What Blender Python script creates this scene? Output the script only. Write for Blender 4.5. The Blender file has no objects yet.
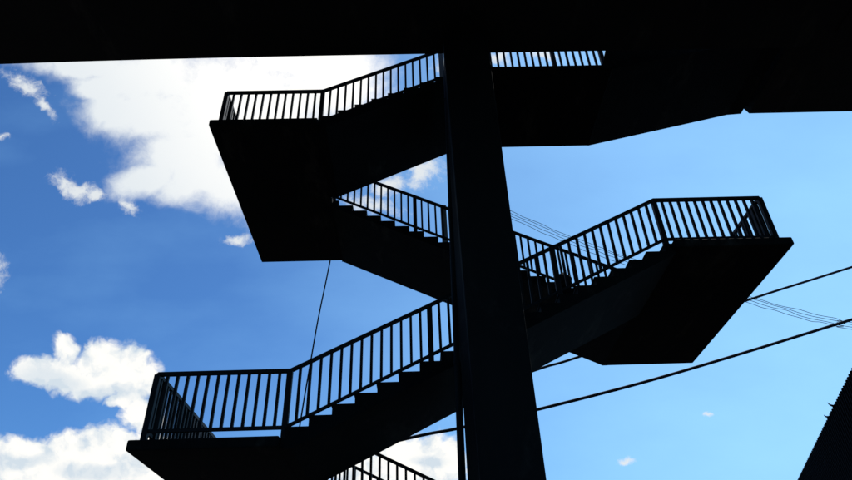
import bpy, bmesh, math, random
from mathutils import Vector, Matrix
random.seed(4)
SC = bpy.context.scene
COL = SC.collection
S = 1.15                                   # metres per layout unit (layout units are measured from the eye height)
def sz(z): return 1.5 + (z - 1.5) * S
R = math.radians

# ------------------------------------------------------------------ materials
def nodes_of(name):
    m = bpy.data.materials.new(name); m.use_nodes = True
    return m, m.node_tree, m.node_tree.nodes['Principled BSDF']
def mat(name, c1, c2, rough, scale=3.0, bump=0.0, bscale=40.0, metal=0.0, spec=0.5, streak=0.0, stain=0.0):
    m, t, b = nodes_of(name)
    n, l = t.nodes, t.links
    tc = n.new('ShaderNodeTexCoord')
    mp = n.new('ShaderNodeMapping'); mp.inputs['Scale'].default_value = (1, 1, 1 - streak)
    l.new(tc.outputs['Object'], mp.inputs['Vector'])
    no = n.new('ShaderNodeTexNoise'); no.inputs['Scale'].default_value = scale; no.inputs['Detail'].default_value = 8
    no.inputs['Roughness'].default_value = 0.65
    l.new(mp.outputs['Vector'], no.inputs['Vector'])
    rp = n.new('ShaderNodeValToRGB')
    rp.color_ramp.elements[0].position = 0.32; rp.color_ramp.elements[0].color = (*c1, 1)
    rp.color_ramp.elements[1].position = 0.68; rp.color_ramp.elements[1].color = (*c2, 1)
    l.new(no.outputs['Fac'], rp.inputs['Fac']); l.new(rp.outputs['Color'], b.inputs['Base Color'])
    if stain:                                            # pale lime and dust stains with their own outline
        ms = n.new('ShaderNodeMapping'); ms.inputs['Scale'].default_value = (.55, .16, .35); l.new(tc.outputs['Object'], ms.inputs['Vector'])
        ns = n.new('ShaderNodeTexNoise'); ns.inputs['Scale'].default_value = 2.6; ns.inputs['Detail'].default_value = 9; ns.inputs['Roughness'].default_value = .7
        l.new(ms.outputs['Vector'], ns.inputs['Vector'])
        mr = n.new('ShaderNodeMapRange'); mr.inputs[1].default_value = .56; mr.inputs[2].default_value = .74; mr.inputs[4].default_value = stain
        l.new(ns.outputs['Fac'], mr.inputs[0])
        mx = n.new('ShaderNodeMix'); mx.data_type = 'RGBA'; mx.inputs[7].default_value = (.075, .066, .055, 1)
        l.new(mr.outputs[0], mx.inputs[0]); l.new(rp.outputs['Color'], mx.inputs[6]); l.new(mx.outputs[2], b.inputs['Base Color'])
    b.inputs['Roughness'].default_value = rough; b.inputs['Metallic'].default_value = metal
    b.inputs['Specular IOR Level'].default_value = spec
    if bump:
        n2 = n.new('ShaderNodeTexNoise'); n2.inputs['Scale'].default_value = bscale; n2.inputs['Detail'].default_value = 6
        l.new(tc.outputs['Object'], n2.inputs['Vector'])
        bp = n.new('ShaderNodeBump'); bp.inputs['Strength'].default_value = bump; bp.inputs['Distance'].default_value = 0.02
        l.new(n2.outputs['Fac'], bp.inputs['Height']); l.new(bp.outputs['Normal'], b.inputs['Normal'])
    return m
M = {}
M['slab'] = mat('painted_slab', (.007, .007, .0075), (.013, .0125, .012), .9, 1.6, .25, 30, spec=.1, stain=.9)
M['column'] = mat('dark_concrete', (.011, .011, .012), (.018, .0175, .017), .9, 1.2, .3, 25, spec=.1, streak=.8, stain=.45)  # near-black concrete, tone varied by noise, pale stains on top
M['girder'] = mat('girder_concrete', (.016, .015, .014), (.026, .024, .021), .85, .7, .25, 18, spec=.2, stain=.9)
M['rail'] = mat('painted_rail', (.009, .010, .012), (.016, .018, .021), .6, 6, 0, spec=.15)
M['skylit'] = mat('skylit_plate', (.34, .38, .42), (.46, .49, .52), .6, 8, 0, metal=.0, spec=.4)  # rail steel in pale grey, the light on it put into the colour
M['pipe'] = mat('pipe_paint', (.010, .011, .013), (.016, .017, .019), .7, 5, 0, spec=.15, streak=.8)
M['cable'] = mat('cable_rubber', (.010, .010, .012), (.016, .016, .019), .7, 5, 0, spec=.2)
M['wire'] = mat('wire_sheath', (.012, .012, .014), (.02, .02, .022), .7, 5, 0, spec=.2)
M['sheet'] = mat('painted_sheet', (.005, .005, .006), (.009, .009, .010), .85, 2, 0, spec=.02, streak=.7)
M['bag'] = mat('dark_cloth', (.014, .014, .016), (.022, .021, .022), .9, 9, .3, 60, spec=.1)
M['asphalt'] = mat('asphalt', (.040, .040, .041), (.060, .059, .057), .9, .5, .4, 120, spec=.2)

# ------------------------------------------------------------------ builders
def mesh(name, bm, m, parent=None, smooth=False):
    bmesh.ops.recalc_face_normals(bm, faces=bm.faces[:])
    me = bpy.data.meshes.new(name); bm.to_mesh(me); bm.free()
    me.materials.append(m)
    if smooth:
        for p in me.polygons: p.use_smooth = True
    o = bpy.data.objects.new(name, me); COL.objects.link(o)
    if parent: o.parent = parent
    return o
def empty(name, parent=None):
    o = bpy.data.objects.new(name, None); COL.objects.link(o); o.empty_display_size = .3
    if parent: o.parent = parent
    return o
def tag(o, label=None, cat=None, group=None, kind=None):
    for k, v in (('label', label), ('category', cat), ('group', group), ('kind', kind)):
        if v: o[k] = v
    return o
def box(bm, x0, x1, y0, y1, z0, z1):
    vs = [bm.verts.new((x, y, z)) for x in (x0, x1) for y in (y0, y1) for z in (z0, z1)]
    for f in ((0, 1, 3, 2), (4, 6, 7, 5), (0, 4, 5, 1), (2, 3, 7, 6), (0, 2, 6, 4), (1, 5, 7, 3)):
        bm.faces.new([vs[i] for i in f])
    return bm
def bevel(bm, w, seg=2):
    bmesh.ops.bevel(bm, geom=bm.edges[:], offset=w, segments=seg, affect='EDGES', profile=.6)
    return bm
def prism_xz(bm, pts, y0, y1):
    """closed outline in X-Z pushed through Y"""
    a = [bm.verts.new((x, y0, z)) for x, z in pts]; b = [bm.verts.new((x, y1, z)) for x, z in pts]
    n = len(pts)
    bm.faces.new(a); bm.faces.new(b[::-1])
    for i in range(n): bm.faces.new((a[i], a[(i + 1) % n], b[(i + 1) % n], b[i]))
    return bm
def prism_xy(bm, pts, z0, z1):
    a = [bm.verts.new((x, y, z0)) for x, y in pts]; b = [bm.verts.new((x, y, z1)) for x, y in pts]
    n = len(pts)
    bm.faces.new(a); bm.faces.new(b[::-1])
    for i in range(n): bm.faces.new((a[i], a[(i + 1) % n], b[(i + 1) % n], b[i]))
    return bm
def bar(bm, p, q, w, h):
    """rectangular bar from p to q, h measured vertically"""
    p, q = Vector(p), Vector(q); d = (q - p).normalized()
    side = d.cross(Vector((0, 0, 1))).normalized() * (w / 2); up = Vector((0, 0, h / 2))
    r = []
    for c in (p, q):
        r.append([bm.verts.new(c + side * a + up * b) for a, b in ((-1, -1), (1, -1), (1, 1), (-1, 1))])
    for i in range(4): bm.faces.new((r[0][i], r[0][(i + 1) % 4], r[1][(i + 1) % 4], r[1][i]))
    bm.faces.new(r[0][::-1]); bm.faces.new(r[1])
def tube(bm, pts, rad, sides=8):
    pts = [Vector(p) for p in pts]; rings = []
    for i, p in enumerate(pts):
        d = (pts[min(i + 1, len(pts) - 1)] - pts[max(i - 1, 0)]).normalized()
        a = d.cross(Vector((0, 1, 0)) if abs(d.y) < .9 else Vector((1, 0, 0))).normalized(); b = d.cross(a)
        r = rad[i] if isinstance(rad, (list, tuple)) else rad
        rings.append([bm.verts.new(p + a * r * math.cos(k * 2 * math.pi / sides) + b * r * math.sin(k * 2 * math.pi / sides)) for k in range(sides)])
    for i in range(len(rings) - 1):
        for k in range(sides):
            bm.faces.new((rings[i][k], rings[i][(k + 1) % sides], rings[i + 1][(k + 1) % sides], rings[i + 1][k]))
    bm.faces.new(rings[0][::-1]); bm.faces.new(rings[-1])
def smooth_path(pts, n=8):
    pts = [Vector(p) for p in pts]; out = []
    for i in range(len(pts) - 1):
        p0 = pts[max(i - 1, 0)]; p1 = pts[i]; p2 = pts[i + 1]; p3 = pts[min(i + 2, len(pts) - 1)]
        for k in range(n):
            t = k / n
            out.append(.5 * ((2 * p1) + (p2 - p0) * t + (2 * p0 - 5 * p1 + 4 * p2 - p3) * t * t + (3 * p1 - p0 - 3 * p2 + p3) * t ** 3))
    return out + [pts[-1]]

# ------------------------------------------------------------------ layout (layout units -> metres)
YS, YN1, YF0, YF = 7.435 * S, 9.40 * S, 9.55 * S, 11.606 * S      # slab edges: near lane, far lane
YSF = 7.535 * S
YRN, YRI1, YRI2, YRF = 7.70 * S, 9.19 * S, 9.76 * S, 11.34 * S    # rails: near, two inner, far
Z1, Z2, Z3, ZI = sz(3.907), sz(6.575), sz(9.188), sz(10.38)       # walking levels
T, W = .150, .225                                                  # slab thickness, waist of the flights
XL1, XR, XL2 = -1.635 * S, 3.738 * S, -1.540 * S                   # where landings meet flights
XL1e, XRe, XL2e = -3.412 * S, 5.463 * S, -3.320 * S                # free ends of landings
XL1r, XRr, XL2r = -3.333 * S, 5.405 * S, -3.231 * S                # rails at the free ends
NR = 20; TR = (XR - XL1) / (NR - .45); RI = (Z2 - Z1) / NR

# ------------------------------------------------------------------ setting
bm = bmesh.new(); box(bm, -1500, 1500, -1500, 1500, -.5, 0)
tag(mesh('ground', bm, M['asphalt']), kind='structure')

# ------------------------------------------------------------------ staircase
stair = empty('staircase'); stair.location = (0, 0, 0)
tag(stair, 'dark switchback concrete staircase with open steel railings climbing to the footbridge', 'staircase')

def landing(x0, x1, y0, y1, z, label=None):
    b = bmesh.new(); box(b, x0, x1, y0, y1, z - T, z); bevel(b, .03, 3)
    o = mesh('landing', b, M['slab'], stair)
    if label: o['label'] = label
    return o
def flight(xa, za, xb, zb, y0, y1, n, label=None, waist=W):
    """n risers: the first stands just past xa, the last a little before xb, the last at xb"""
    sgn = 1 if xb > xa else -1
    tr = abs(xb - xa) / (n - .45); ri = (zb - za) / n
    tail = .03
    top = [(xa - sgn * tail, za - .004)]
    for k in range(n):
        x = xa + sgn * (k + .15) * tr
        z = za + (k + 1) * ri - (.004 if k == n - 1 else 0)
        top.append((x, za + k * ri - (.004 if k == 0 else 0)))
        if k < n - 1: top += [(x, z - .03), (x - sgn * .014, z - .03), (x - sgn * .014, z)]     # small nosing
        else: top.append((x, z))
    top.append((xb + sgn * .03, zb - .004))
    sl = (zb - za) / abs(xb - xa)
    zbot = za - T + .004
    xi = xa + sgn * (waist - T) / sl
    bot = [(xb + sgn * .03, zb - waist), (xb, zb - waist), (xi, zbot), (xa - sgn * tail, zbot)]
    b = bmesh.new(); prism_xz(b, top + bot, y0 + .004, y1 - .004)
    o = mesh('stair_flight', b, M['slab'], stair)
    if label: o['label'] = label
    return o
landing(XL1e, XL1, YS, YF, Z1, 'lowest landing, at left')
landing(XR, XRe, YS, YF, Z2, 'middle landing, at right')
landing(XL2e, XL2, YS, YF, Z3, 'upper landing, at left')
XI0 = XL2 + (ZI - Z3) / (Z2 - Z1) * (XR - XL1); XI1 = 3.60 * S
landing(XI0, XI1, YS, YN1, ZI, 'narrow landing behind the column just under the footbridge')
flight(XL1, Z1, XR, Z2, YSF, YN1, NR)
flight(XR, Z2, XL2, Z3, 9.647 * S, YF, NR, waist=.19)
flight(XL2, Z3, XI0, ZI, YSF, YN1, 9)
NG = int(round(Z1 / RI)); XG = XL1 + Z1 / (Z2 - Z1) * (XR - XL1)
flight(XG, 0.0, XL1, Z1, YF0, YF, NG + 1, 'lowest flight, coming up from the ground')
# last flight up to the footbridge, with a solid parapet
XT0, XT1, XT2 = XI1, 6.66 * S, 6.97 * S
ZT = sz(11.27)
b = bmesh.new(); n = 7; pts = [(XT0 - .03, ZI - .004)]
for k in range(n):
    x = XT0 + (XT1 - XT0) * k / (n - 1)
    pts += [(x, ZI - .004 + (ZT - ZI) * k / n), (x, ZI - .004 + (ZT - ZI) * (k + 1) / n)]
pts += [(XT2, ZT - .004), (XT2, sz(11.075)), (XT1, sz(11.05)), (XT0 - .03, ZI - T + .003)]
prism_xz(b, pts, YS + .004, YN1 - .004)
mesh('stair_flight', b, M['slab'], stair)['label'] = 'short last flight with solid side wall'
b = bmesh.new()
prism_xz(b, [(3.41 * S, ZI - .1), (3.74 * S, ZI + 1.02), (XT2, ZT + 1.02), (XT2, ZT - .1)], YS + .006, YS + .12)
mesh('parapet', b, M['slab'], stair)

# railings: mesh of the rails, children post and baluster
H = .944 * S
bm = bmesh.new(); box(bm, -.0205, .0205, -.0205, .0205, .20, H - .02)
BAL = bpy.data.meshes.new('baluster'); bm.to_mesh(BAL); bm.free(); BAL.materials.append(M['rail'])
bm = bmesh.new(); box(bm, -.042, .042, -.042, .042, -.10, H - .036); bevel(bm, .006, 1)
POST = bpy.data.meshes.new('post'); bm.to_mesh(POST); bm.free(); POST.materials.append(M['rail'])
def put(name, me, parent, loc):
    o = bpy.data.objects.new(name, me); COL.objects.link(o); o.parent = parent; o.location = loc; return o
def railing(pts, second=False, spacing=.151, label=None, first=True, last=True, drop=0.0):
    """pts: floor points of the corner posts; long runs get extra posts every 14 spaces"""
    b = bmesh.new()
    P = [Vector(p) for p in pts]
    up = Vector((0, 0, 1))
    for p, q in zip(P, P[1:]):
        bar(b, p + up * (H - .028), q + up * (H - .028), .056, .056)
        bar(b, p + up * .205, q + up * .205, .040, .048)
    rail = mesh('railing', b, M['rail'], stair)
    if label: rail['label'] = label
    for i, (p, q) in enumerate(zip(P, P[1:])):
        d = q - p; L = math.hypot(d.x, d.y); n = max(2, round(L / spacing))
        per = 14 if n > 16 else n
        for k in range(n + 1):
            c = p + d * (k / n)
            corner = k in (0, n)
            if corner:
                if (k == 0 and i == 0 and first) or (k == n and (i < len(P) - 2 or last)): put('post', POST, rail, c)
            elif (second and i == 0 and k == 2) or (k % per == 0 and n - k > 4): put('post', POST, rail, c)
            else: put('baluster', BAL, rail, c)
    return rail
x1n, xrn, x2n = XL1, XR, XL2
railing([(XL1r, YRN, Z1), (x1n, YRN, Z1), (xrn, YRN, Z2), (XRr, YRN, Z2)], label='near railing from the lowest landing up to the right landing')
railing([(XL1r, YRN, Z1), (XL1r, YRF, Z1), (x1n, YRF, Z1)], label='end railing of the lowest landing', second=True, first=False)
railing([(x1n, YRF, Z1), (XG, YRF, 0)], first=False)
railing([(x1n, YRI2, Z1), (XG, YRI2, 0)])
railing([(XRr, YRN, Z2), (XRr, YRF, Z2), (xrn, YRF, Z2), (x2n, YRF, Z3)], label='end railing of the right landing', second=True, first=False)
railing([(xrn, YRI2, Z2), (x2n, YRI2, Z3)])
railing([(XL2r, YRN, Z3), (x2n, YRN, Z3), (XI0, YRN, ZI), (XI1 - .02, YRN, ZI)], label='topmost near railing, running up under the footbridge')
railing([(XL2r, YRN, Z3), (XL2r, YRF, Z3), (x2n, YRF, Z3)], second=True, first=False)
railing([(x2n, YRI1, Z3), (XI0, YRI1, ZI), (XI1, YRI1, ZI), (XT1, YRI1, ZT), (XT2, YRI1, ZT)])
# end plates beside the column; pale grey stands in for sky light on them
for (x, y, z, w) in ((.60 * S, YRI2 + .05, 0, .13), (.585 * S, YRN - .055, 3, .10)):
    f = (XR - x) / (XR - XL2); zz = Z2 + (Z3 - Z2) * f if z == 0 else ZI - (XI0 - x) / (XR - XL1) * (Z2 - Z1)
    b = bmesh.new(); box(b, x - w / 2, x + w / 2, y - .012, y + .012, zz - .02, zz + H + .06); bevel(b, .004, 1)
    mesh('end_plate', b, M['skylit'], stair)

# ------------------------------------------------------------------ column, downpipe
XC0, XC1, YC0, YC1 = .70, 1.47, 6.55 * S, 7.25 * S
ZG = sz(10.15)
col = empty('concrete_column'); col.location = (0, 0, 0)
tag(col, 'tall square concrete column standing in front of the staircase', 'column')
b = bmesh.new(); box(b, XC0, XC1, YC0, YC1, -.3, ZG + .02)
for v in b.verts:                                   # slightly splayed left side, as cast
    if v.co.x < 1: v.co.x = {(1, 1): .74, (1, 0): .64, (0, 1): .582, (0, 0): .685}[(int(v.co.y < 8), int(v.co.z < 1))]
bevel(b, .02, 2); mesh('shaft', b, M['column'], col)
b = bmesh.new(); box(b, XC0 - .35, XC1 + .35, YC0 - .35, YC1 + .35, -.2, .25); bevel(b, .03, 2); mesh('footing', b, M['column'], col)
# corbels that carry the flights, hidden from the front by the shaft
for z in (Z1 + (1.1 - XL1) / TR * RI - .62, Z3 + (1.1 - XL2) / TR * RI - .62):
    b = bmesh.new(); box(b, XC0 + .12, XC1 - .08, YC1 - .02, YN1 - .3, z - .25, z + .13); bevel(b, .015, 1)
    mesh('corbel', b, M['column'], col)
dp = empty('downpipe')
tag(dp, 'thin dark rainwater pipe running down the left side of the concrete column', 'pipe')
b = bmesh.new(); tube(b, [(.576 + .0215 * (z - 4.5) , 7.33 * S, z) for z in (-.1, 2, 4, 6, 8, 10, ZG)], .050, 14)
mesh('pipe', b, M['pipe'], dp, True)
for z in (2.4, 5.2, 8.0, 10.6):
    x = .576 + .0215 * (z - 4.5)
    b = bmesh.new(); tube(b, [(x, 7.33 * S, z - .03), (x, 7.33 * S, z + .03)], .058, 14)
    box(b, x + .03, XC0 + .1, 7.33 * S - .012, 7.33 * S + .012, z - .02, z + .02)
    mesh('bracket', b, M['pipe'], dp)

# ------------------------------------------------------------------ footbridge
fb = empty('footbridge')
tag(fb, 'massive dark footbridge deck spanning overhead along the top of the picture', 'footbridge')
YB0, YB1 = -15, 6.955 * S  # unseen depth behind the camera added to shade the column and undersides
def camber(x): return -.0021 * (x + 1.5) ** 2 if -14 < x < -1.5 else (-.0021 * 156 + .052 * (x + 14) if x <= -14 else 0)
b = bmesh.new(); xs = [-30, -24, -18, -14, -12, -10, -8, -6.5, -5, -3.5, -1.5, 2, 8, 16, 24, 34]
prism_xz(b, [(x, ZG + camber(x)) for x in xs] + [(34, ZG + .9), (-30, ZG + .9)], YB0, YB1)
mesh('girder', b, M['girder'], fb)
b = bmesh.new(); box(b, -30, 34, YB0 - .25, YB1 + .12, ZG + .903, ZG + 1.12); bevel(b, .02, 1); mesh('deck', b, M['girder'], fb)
for y0, y1 in ((YB0 - .25, YB0 - .08), (YB1 - .06, YB1 + .10)):
    b = bmesh.new()
    if y0 > 5: box(b, -30, XT1 - 1.0, y0, y1, ZG + 1.123, ZG + 2.2)
    else: box(b, -30, 34, y0, y1, ZG + 1.123, ZG + 2.2)
    mesh('parapet', b, M['girder'], fb)
# side slab that joins the last flight to the bridge, with an open V joint between them
ZC = sz(11.085)
b = bmesh.new()
prism_xz(b, [(7.075 * S, ZC + .17), (7.15 * S, ZC), (36, ZC + .06), (36, ZC + .45), (7.075 * S, ZC + .45)], YB1 + .125, YN1)
mesh('side_slab', b, M['girder'], fb)
b = bmesh.new(); box(b, XT2 - .25, 7.3 * S, YN1 - .16, YN1 - .06, ZC + .19, ZC + .40); mesh('joint_plate', b, M['girder'], fb)
b = bmesh.new(); box(b, 6.985 * S, 7.06 * S, YB1 + .2, YN1 - .2, ZC + .05, ZC + .12); mesh('joint_seal', b, M['bag'], fb)
# shallow bosses on the soffit
for x in (-16, -8, 8.2, 16, 24):
    b = bmesh.new(); box(b, x, x + .35, YB0 + .3, YB1 - .35, ZG + camber(x) - .02, ZG + camber(x) + .05); bevel(b, .012, 1)
    mesh('soffit_rib', b, M['girder'], fb)

# ------------------------------------------------------------------ cables
def cable(name, pts, r, m, label, cat, group=None, n=8, sides=10):
    b = bmesh.new(); tube(b, smooth_path(pts, n), r, sides)
    return tag(mesh(name, b, m, None, True), label, cat, group)
def ext(p, q, dist):
    p, q = Vector(p), Vector(q); return tuple(q + (q - p).normalized() * dist)
c1 = [(14.803, 18, 12.478), (10.871, 18, 11.315), (5.048, 18, 9.493), (3.634, 18, 9.091)]
cable('overhead_cable', [ext(c1[1], c1[0], 14), c1[0], c1[1], c1[2], c1[3], (0, 18, 7.88), (-6, 18, 5.5), (-14, 18, 2.0)], .040, M['cable'],
      'thick black cable passing behind the right landing, upper of the two', 'cable', 'thick overhead cables')
c2 = [(12.811, 16.5, 9.762), (9.176, 16.5, 8.772), (6.153, 16.5, 7.99), (3.294, 16.5, 7.344), (1.115, 16.5, 6.893), (-.339, 16.5, 6.645)]
cable('overhead_cable', [ext(c2[1], c2[0], 14), *c2, (-5, 16.5, 5.66), (-14, 16.5, 3.7)], .043, M['cable'],
      'thick black cable sagging below the right landing, lower of the two', 'cable', 'thick overhead cables')
ws = [[(6.724, 27.287), (9.873, 25.411), (13.143, 23.651), (20.733, 20.268), (24.071, 18.99), (26.314, 18.325)],
      [(6.706, 27.118), (9.848, 25.249), (13.119, 23.536), (20.715, 20.15), (24.04, 18.85), (26.281, 18.2)],
      [(6.688, 26.949), (9.823, 25.05), (13.088, 23.35), (20.674, 20.03), (24.05, 18.70), (26.217, 18.06)],
      [(6.668, 26.764), (9.791, 24.80), (13.057, 23.10), (20.646, 19.87), (24.009, 18.55), (26.183, 17.93)]]
wl = ['thin dark wire in the far bundle beyond the right landing, topmost', 'thin dark wire in the far bundle, second from the top',
      'thin dark wire in the far bundle, third from the top', 'thin dark wire in the far bundle, lowest of the four']
for i, w in enumerate(ws):
    y = 17 + i * .02
    p = [(x * .5, y, 1.5 + (z - 1.5) * .5) for x, z in w]
    q = []
    for a, c in zip(p, p[1:]):
        for k in range(5):
            f = k / 5; q.append((a[0] + (c[0] - a[0]) * f, y + .02 * math.cos(5 * a[0] + k * 2.1 + i), a[2] + (c[2] - a[2]) * f + (random.uniform(-.022, .022) if k else 0)))
    p = q + [p[-1]]
    cable('overhead_wire', [(2.36, y, p[0][2] + .62 - .005 * i)] + p + [(18, y, p[-1][2] - .95), (25, y, p[-1][2] - 1.5)], .0085, M['wire'], wl[i], 'wire', 'thin wires in the far bundle', 8, 6)
pole = empty('utility_pole'); tag(pole, 'tall dark utility pole standing behind the staircase where the thin wires end', 'utility pole')
b = bmesh.new(); tube(b, [(2.35, 17, z) for z in (0, 4, 8, 12, 15)], [.16, .15, .14, .125, .11], 16); mesh('shaft', b, M['column'], pole, True)
b = bmesh.new(); box(b, 2.15, 2.55, 16.88, 17.12, 14.1, 14.7); bevel(b, .02, 1); mesh('wire_clamp', b, M['pipe'], pole)
cable('hanging_cable', [(-2.10, 13.32, Z3 - T - .01), (-2.18, 13.33, 9.5), (-2.297, 13.34, 8.531), (-2.40, 13.34, 7.4), (-2.506, 13.36, 6.199), (-2.62, 13.38, 4.6), (-2.70, 13.45, 2), (-2.72, 13.45, 0)],
      .017, M['wire'], 'thin black cable hanging from the underside of the upper left landing', 'cable', None, 8, 8)

# ------------------------------------------------------------------ bag on the far flight
bm = bmesh.new()
bmesh.ops.create_uvsphere(bm, u_segments=24, v_segments=14, radius=1)
for v in bm.verts:
    x, y, z = v.co
    k = 1 - .25 * max(z, 0)
    v.co = Vector((math.copysign(abs(x) ** .75, x) * .155 * k + .02 * math.sin(5 * z), math.copysign(abs(y) ** .75, y) * .12 * k, .17 * z if z > 0 else .17 * z * .9))
tube(bm, smooth_path([(-.05, 0, .13), (-.03, 0, .185), (.03, 0, .185), (.05, 0, .13)], 4), .012, 6)
fx = 3.07; step = math.floor((XR - fx) / TR + .85)
bag = mesh('bag', bm, M['bag'], None, True); bag.location = (fx, YF0 + .11, Z2 + step * RI + .15)
tag(bag, 'small dark rounded bag left on the steps behind the crossing railings', 'bag')

# ------------------------------------------------------------------ corrugated shed at the right
A = Vector((8.052, 10.887, 0)); Bv = Vector((11.227, 19.431, 0)); dv = (Bv - A).normalized(); nv = Vector((-dv.y, dv.x, 0))  # nv points to the street
shed = empty('corrugated_shed')
tag(shed, 'dark shed clad in ribbed metal sheet at the lower right corner', 'shed')
b = bmesh.new(); front = []; s = -4.6; i = 0
while s < 16:
    for ds, off in ((0, .0), (.03, .0), (.055, .024), (.105, .024), (.13, .0)):
        front.append(A + dv * (s + ds) + nv * (off - .03))
    s += .16
back = [front[-1] - nv * .06, front[0] - nv * .06]
prism_xy(b, [(p.x, p.y) for p in front + back], 0, 6.0)
mesh('ribbed_wall', b, M['sheet'], shed)
p0, p1 = A + dv * -4.6 - nv * .10, A + dv * 16 - nv * .10
q0, q1 = p0 - nv * 7, p1 - nv * 7
b = bmesh.new()
vs = [b.verts.new((p.x, p.y, z)) for p, z in ((p0, 5.6), (p1, 5.6), (q1, 5.0), (q0, 5.0))]
vt = [b.verts.new((v.co.x, v.co.y, v.co.z + .06)) for v in vs]
b.faces.new(vs); b.faces.new(vt[::-1])
for k in range(4): b.faces.new((vs[k], vs[(k + 1) % 4], vt[(k + 1) % 4], vt[k]))
mesh('roof', b, M['sheet'], shed)
for a0, a1 in ((p0, q0), (p1, q1), (q0, q1)):
    t_ = (a1 - a0).normalized().cross(Vector((0, 0, 1))) * .05
    b = bmesh.new(); prism_xy(b, [((a0 + t_).x, (a0 + t_).y), ((a1 + t_).x, (a1 + t_).y), ((a1 - t_).x, (a1 - t_).y), ((a0 - t_).x, (a0 - t_).y)], 0, 4.98)
    mesh('wall', b, M['sheet'], shed)
for px, py, ln, rise in ((8.80, 12.96, .10, .05), (9.06, 13.66, .085, .015)):
    b = bmesh.new(); c0 = Vector((px, py, 5.96)) - nv * .03
    tube(b, smooth_path([c0, c0 + nv * ln * .45 + Vector((0, 0, .01 + rise * .3)), c0 + nv * ln * .8 + Vector((0, 0, .02 + rise * .7)), c0 + nv * ln + Vector((0, 0, .05 + rise))], 4), [.03 - .0021 * k for k in range(13)], 8)
    mesh('bent_strip', b, M['sheet'], shed)

# ------------------------------------------------------------------ camera
cd = bpy.data.cameras.new('camera'); cam = bpy.data.objects.new('camera', cd); COL.objects.link(cam)
cd.sensor_width = 36; cd.lens = 26.665; cd.clip_end = 5000
rt, up, fw = Vector((.99953175, -.0032152, -.0304294)), Vector((.02315901, -.57046791, .82099332)), Vector((.01999866, .8213136, .57012632))
cam.matrix_world = Matrix(((rt.x, up.x, -fw.x, 0), (rt.y, up.y, -fw.y, 0), (rt.z, up.z, -fw.z, 1.5), (0, 0, 0, 1)))
SC.camera = cam

# ------------------------------------------------------------------ light
SUN_AZ, SUN_EL = 25, 58
sl = bpy.data.lights.new('sun', 'SUN'); sl.energy = 3.0; sl.angle = R(.5); sl.color = (1, .95, .88)
so = bpy.data.objects.new('sun', sl); COL.objects.link(so)
sd = Vector((math.sin(R(SUN_AZ)) * math.cos(R(SUN_EL)), math.cos(R(SUN_AZ)) * math.cos(R(SUN_EL)), math.sin(R(SUN_EL))))
so.rotation_euler = sd.to_track_quat('Z', 'Y').to_euler()

wd = bpy.data.worlds.new('World'); SC.world = wd; wd.use_nodes = True
t = wd.node_tree; n, l = t.nodes, t.links
n.clear()
def val(x):
    return x
def math_(op, a, b=None, c=None, clamp=False):
    m = n.new('ShaderNodeMath'); m.operation = op; m.use_clamp = clamp
    for i, x in enumerate((a, b, c)):
        if x is None: continue
        if isinstance(x, (int, float)): m.inputs[i].default_value = x
        else: l.new(x, m.inputs[i])
    return m.outputs[0]
def smooth(x, lo, hi, a=0.0, b=1.0):
    m = n.new('ShaderNodeMapRange'); m.interpolation_type = 'SMOOTHSTEP'
    l.new(x, m.inputs[0])
    for i, v in enumerate((lo, hi, a, b)): m.inputs[i + 1].default_value = v
    return m.outputs[0]
def mixc(f, a, b, mode='MIX'):
    m = n.new('ShaderNodeMix'); m.data_type = 'RGBA'; m.blend_type = mode; m.clamp_factor = True
    for i, x in ((0, f), (6, a), (7, b)):
        if isinstance(x, (int, float)): m.inputs[i].default_value = x
        elif isinstance(x, tuple): m.inputs[i].default_value = (*x, 1)
        else: l.new(x, m.inputs[i])
    return m.outputs[2]
tc = n.new('ShaderNodeTexCoord'); sep = n.new('ShaderNodeSeparateXYZ'); l.new(tc.outputs['Generated'], sep.inputs[0])
dx, dy, dz = sep.outputs
# a chart of the sky round the bearing 0, altitude 35 degrees (x to the east, y upward)
E0 = R(35)
w_ = math_('ADD', math_('MULTIPLY', dy, math.cos(E0)), math_('MULTIPLY', dz, math.sin(E0)))
wc = math_('MAXIMUM', w_, .05)
cs = math_('DIVIDE', dx, wc)
ct = math_('DIVIDE', math_('ADD', math_('MULTIPLY', dy, -math.sin(E0)), math_('MULTIPLY', dz, math.cos(E0))), wc)
cb = n.new('ShaderNodeCombineXYZ'); l.new(cs, cb.inputs[0]); l.new(ct, cb.inputs[1]); chart = cb.outputs[0]
def noise(vec, scale, detail=8, rough=.6, off=(0, 0, 0), sq=(1, 1, 1), dist=0.0):
    mp = n.new('ShaderNodeMapping'); mp.inputs['Location'].default_value = off; mp.inputs['Scale'].default_value = sq; l.new(vec, mp.inputs['Vector'])
    o = n.new('ShaderNodeTexNoise'); o.inputs['Scale'].default_value = scale; o.inputs['Detail'].default_value = detail
    o.inputs['Roughness'].default_value = rough; o.inputs['Distortion'].default_value = dist
    l.new(mp.outputs[0], o.inputs['Vector']); return o
def warped(vec, scale, amt, off):
    o = noise(vec, scale, 4, .55, off)
    s = n.new('ShaderNodeVectorMath'); s.operation = 'SUBTRACT'; l.new(o.outputs['Color'], s.inputs[0]); s.inputs[1].default_value = (.5, .5, .5)
    k = n.new('ShaderNodeVectorMath'); k.operation = 'SCALE'; l.new(s.outputs[0], k.inputs[0]); k.inputs['Scale'].default_value = amt
    a = n.new('ShaderNodeVectorMath'); a.operation = 'ADD'; l.new(vec, a.inputs[0]); l.new(k.outputs[0], a.inputs[1]); return a.outputs[0]
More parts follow.
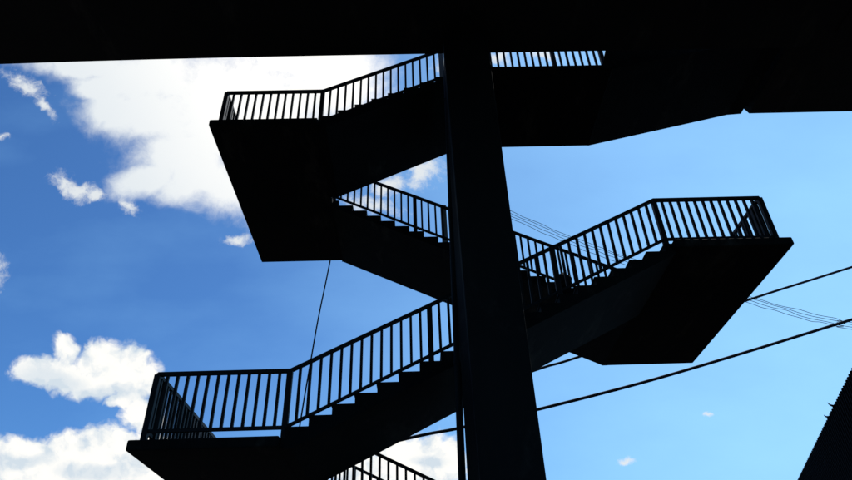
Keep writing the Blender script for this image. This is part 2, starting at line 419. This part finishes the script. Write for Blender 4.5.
def field(vec, blobs):
    acc = None
    for (x, y, rx, ry, rot) in blobs:
        mp = n.new('ShaderNodeMapping'); mp.vector_type = 'TEXTURE'
        mp.inputs['Location'].default_value = (x, y, 0); mp.inputs['Rotation'].default_value = (0, 0, R(rot)); mp.inputs['Scale'].default_value = (rx, ry, 1)
        l.new(vec, mp.inputs['Vector'])
        ln = n.new('ShaderNodeVectorMath'); ln.operation = 'LENGTH'; l.new(mp.outputs[0], ln.inputs[0])
        f = math_('SUBTRACT', 1.0, ln.outputs['Value'])
        acc = f if acc is None else math_('SMOOTH_MAX', acc, f, .12)
    return acc
VEIL = [(-0.4075, 0.2539, 0.1167, 0.0565, -1.0), (-0.4586, 0.1984, 0.0621, 0.0408, -21.1), (-0.2758, 0.2106, 0.1643, 0.1133, -1.1), (-0.3637, 0.1338, 0.0811, 0.0503, -11.2), (-0.1177, 0.2581, 0.0787, 0.0694, -1.0), (-0.2993, 0.0821, 0.0532, 0.0378, -1.2), (-0.2352, 0.1437, 0.0941, 0.0945, -1.2), (-0.1721, 0.2875, 0.1178, 0.0473, -1.0), (-0.5154, 0.2872, 0.0992, 0.0313, -11.0), (-0.4112, 0.1033, 0.0561, 0.0267, 13.8), (-0.4089, 0.1975, 0.0856, 0.0533, -11.1), (-0.4856, 0.2397, 0.0621, 0.0282, -26.1), (-0.3331, 0.1064, 0.0781, 0.0472, -1.2)]
WISP = [(-0.5998, 0.2543, 0.0402, 0.0172, -26.0), (-0.5697, 0.2193, 0.0309, 0.0094, -51.1), (-0.5448, 0.1015, 0.0279, 0.0172, -21.2), (-0.5235, 0.0869, 0.0403, 0.0204, -23.2), (-0.4975, 0.0738, 0.0248, 0.0125, -11.3), (-0.4466, 0.0586, 0.0202, 0.0141, -41.3), (-0.2761, 0.0044, 0.0282, 0.0095, -1.3), (-0.6506, -0.0433, 0.0185, 0.0344, -1.4), (-0.642, 0.1723, 0.0108, 0.0078, -1.1), (0.0162, 0.1038, 0.0412, 0.0317, 18.8), (-0.0381, 0.0859, 0.0411, 0.0221, -1.2), (-0.0641, 0.0548, 0.0632, 0.019, -11.3), (0.0485, 0.271, 0.019, 0.0142, -1.0), (0.141, 0.2836, 0.0286, 0.0159, -1.0), (0.2159, 0.2839, 0.0415, 0.0095, -11.0), (0.3296, -0.3643, 0.0177, 0.0064, 8.3), (0.4634, -0.293, 0.0081, 0.0056, -1.6), (-0.1579, 0.221, 0.0786, 0.041, -1.1)]
HEAP = [(-0.5484, -0.1634, 0.0233, 0.0235, -1.5), (-0.4775, -0.1842, 0.0684, 0.0377, -1.5), (-0.571, -0.2005, 0.0651, 0.0282, -6.6), (-0.5094, -0.2179, 0.087, 0.0236, -1.6), (-0.444, -0.2165, 0.0467, 0.0377, -1.6), (-0.4328, -0.2688, 0.0343, 0.0315, -1.6), (-0.4728, -0.2472, 0.0218, 0.0126, -1.6), (-0.6275, -0.3495, 0.0804, 0.0502, -1.7), (-0.5387, -0.3333, 0.0652, 0.0409, -1.7), (-0.4809, -0.3225, 0.0622, 0.0425, -1.7), (-0.5631, -0.3766, 0.1551, 0.0534, -1.8), (-0.4303, -0.3555, 0.0702, 0.0709, -1.7), (-0.6035, -0.322, 0.0403, 0.0235, -1.7), (0.0116, -0.369, 0.0667, 0.0604, -1.7), (-0.0263, -0.3583, 0.0507, 0.0381, -1.7), (-0.0901, -0.3817, 0.0664, 0.0412, -1.8), (0.0532, -0.3575, 0.0223, 0.0413, -1.7)]
BASES = [(-0.5744, -0.2098, 0.0744, 0.0282, -9.6), (-0.4973, -0.2308, 0.0715, 0.0173, -1.6), (-0.624, -0.337, 0.0619, 0.0157, -1.7), (-0.5159, -0.3529, 0.0715, 0.0157, -1.7), (0.0182, -0.3565, 0.0381, 0.0143, -1.7)]

def fb(vec, s, off, rough=.62): return noise(vec, s, 9, rough, off).outputs['Fac']

wv = warped(chart, 7, .07, (3.1, 1.7, 0))
nv1 = fb(wv, 9, (0, 0, 0), .66)
nv2 = fb(wv, 42, (4, 1, 0), .66)
fV = math_('ADD', field(wv, VEIL), math_('ADD', math_('MULTIPLY', math_('SUBTRACT', nv1, .5), 1.3), math_('MULTIPLY', math_('SUBTRACT', nv2, .5), .55)))
dV = math_('POWER', smooth(fV, -.40, .52), 1.15)
ww = warped(chart, 14, .025, (8.3, 4.2, 0))
ww = warped(ww, 55, .016, (2.3, 7.2, 0))
nw = fb(ww, 30, (2, 5, 0), .72)
fW = math_('ADD', field(ww, WISP), math_('MULTIPLY', math_('SUBTRACT', nw, .5), 3.0))
dW = smooth(fW, -.05, 1.05, 0, .95)
wh = warped(chart, 16, .035, (1.3, 9.2, 0))
wh = warped(wh, 45, .012, (5.3, 2.2, 0))
nh = fb(wh, 22, (7, 3, 0), .6)
fH0 = field(wh, HEAP)
vo = n.new('ShaderNodeTexVoronoi'); vo.feature = 'SMOOTH_F1'; vo.inputs['Scale'].default_value = 34; vo.inputs['Detail'].default_value = 3
vo.inputs['Roughness'].default_value = .55; vo.inputs['Smoothness'].default_value = .3; vo.normalize = True; l.new(wh, vo.inputs['Vector'])
puff = math_('SUBTRACT', .32, vo.outputs['Distance'])
fH = math_('ADD', fH0, math_('ADD', math_('MULTIPLY', math_('SUBTRACT', nh, .5), 1.0), math_('MULTIPLY', puff, .9)))
dH = smooth(fH, -.10, .32)
infront = smooth(w_, .1, .3)

sky = n.new('ShaderNodeTexSky'); sky.sky_type = 'NISHITA'; sky.sun_disc = False
sky.sun_elevation = R(SUN_EL); sky.sun_rotation = R(SUN_AZ); sky.altitude = 0; sky.air_density = 1.0; sky.dust_density = .6; sky.ozone_density = 2.0
STR = .10
sk = n.new('ShaderNodeVectorMath'); sk.operation = 'MULTIPLY'; l.new(sky.outputs[0], sk.inputs[0]); sk.inputs[1].default_value = (.40, .77, 1.18)
base = sk.outputs[0]
# moist, brighter air low towards the sun's side
hz = smooth(math_('SUBTRACT', math_('MULTIPLY', cs, .6), math_('MULTIPLY', ct, .3)), -.28, .64, 0, .96)
hzn = math_('ADD', hz, math_('MULTIPLY', math_('SUBTRACT', noise(chart, 3.2, 5, .55, (6, 1, 0), (1, 2.2, 1)).outputs['Fac'], .5), .35), clamp=True)
base = mixc(hzn, base, tuple(c / STR for c in (.38, .78, 1.22)))
# clouds: brighter towards the sun
sdn = n.new('ShaderNodeVectorMath'); sdn.operation = 'DOT_PRODUCT'; l.new(tc.outputs['Generated'], sdn.inputs[0]); sdn.inputs[1].default_value = tuple(sd)
near = smooth(sdn.outputs['Value'], math.cos(R(43)), math.cos(R(26)))
lum = fb(wv, 5, (11, 2, 0), .5)
vb = math_('ADD', near, math_('MULTIPLY', math_('SUBTRACT', lum, .5), .3))
colV = mixc(math_('MAXIMUM', math_('MINIMUM', vb, 1.0), 0.0), tuple(c / STR for c in (.79, .845, .885)), tuple(c / STR for c in (1.12, 1.10, 1.06)))
shade = noise(wh, 22, 5, .55, (7 - .35, 3 - .5, 0)).outputs['Fac']
rel = smooth(math_('SUBTRACT', math_('ADD', math_('ADD', nh, math_('MULTIPLY', puff, .5)), math_('MULTIPLY', fH0, .25)), shade), -.16, .26)
rel = math_('SUBTRACT', rel, math_('MULTIPLY', smooth(math_('ADD', field(wh, BASES), math_('MULTIPLY', math_('SUBTRACT', nh, .5), .8)), -.1, .7), .75))
colH = mixc(math_('MAXIMUM', rel, 0.0), tuple(c / STR for c in (.66, .75, .83)), tuple(c / STR for c in (1.06, 1.04, .99)))
colW = tuple(c / STR for c in (.80, .84, .86))
out = mixc(math_('MULTIPLY', dW, infront), base, colW)
out = mixc(math_('MULTIPLY', dV, infront), out, colV)
out = mixc(math_('MULTIPLY', dH, infront), out, colH)
bg = n.new('ShaderNodeBackground'); l.new(out, bg.inputs[0]); bg.inputs[1].default_value = STR
wo = n.new('ShaderNodeOutputWorld'); l.new(bg.outputs[0], wo.inputs[0])

# ------------------------------------------------------------------ render settings
SC.render.engine = 'CYCLES'
SC.view_settings.view_transform = 'Standard'; SC.view_settings.look = 'None'
SC.view_settings.exposure = 0; SC.view_settings.gamma = 1; SC.view_settings.use_curve_mapping = False
SC.cycles.max_bounces = 3; SC.cycles.diffuse_bounces = 2; SC.cycles.glossy_bounces = 1
SC.cycles.transmission_bounces = 0; SC.cycles.volume_bounces = 0; SC.cycles.transparent_max_bounces = 2
SC.cycles.caustics_reflective = False; SC.cycles.caustics_refractive = False
wd.cycles.sampling_method = 'MANUAL'; wd.cycles.sample_map_resolution = 256
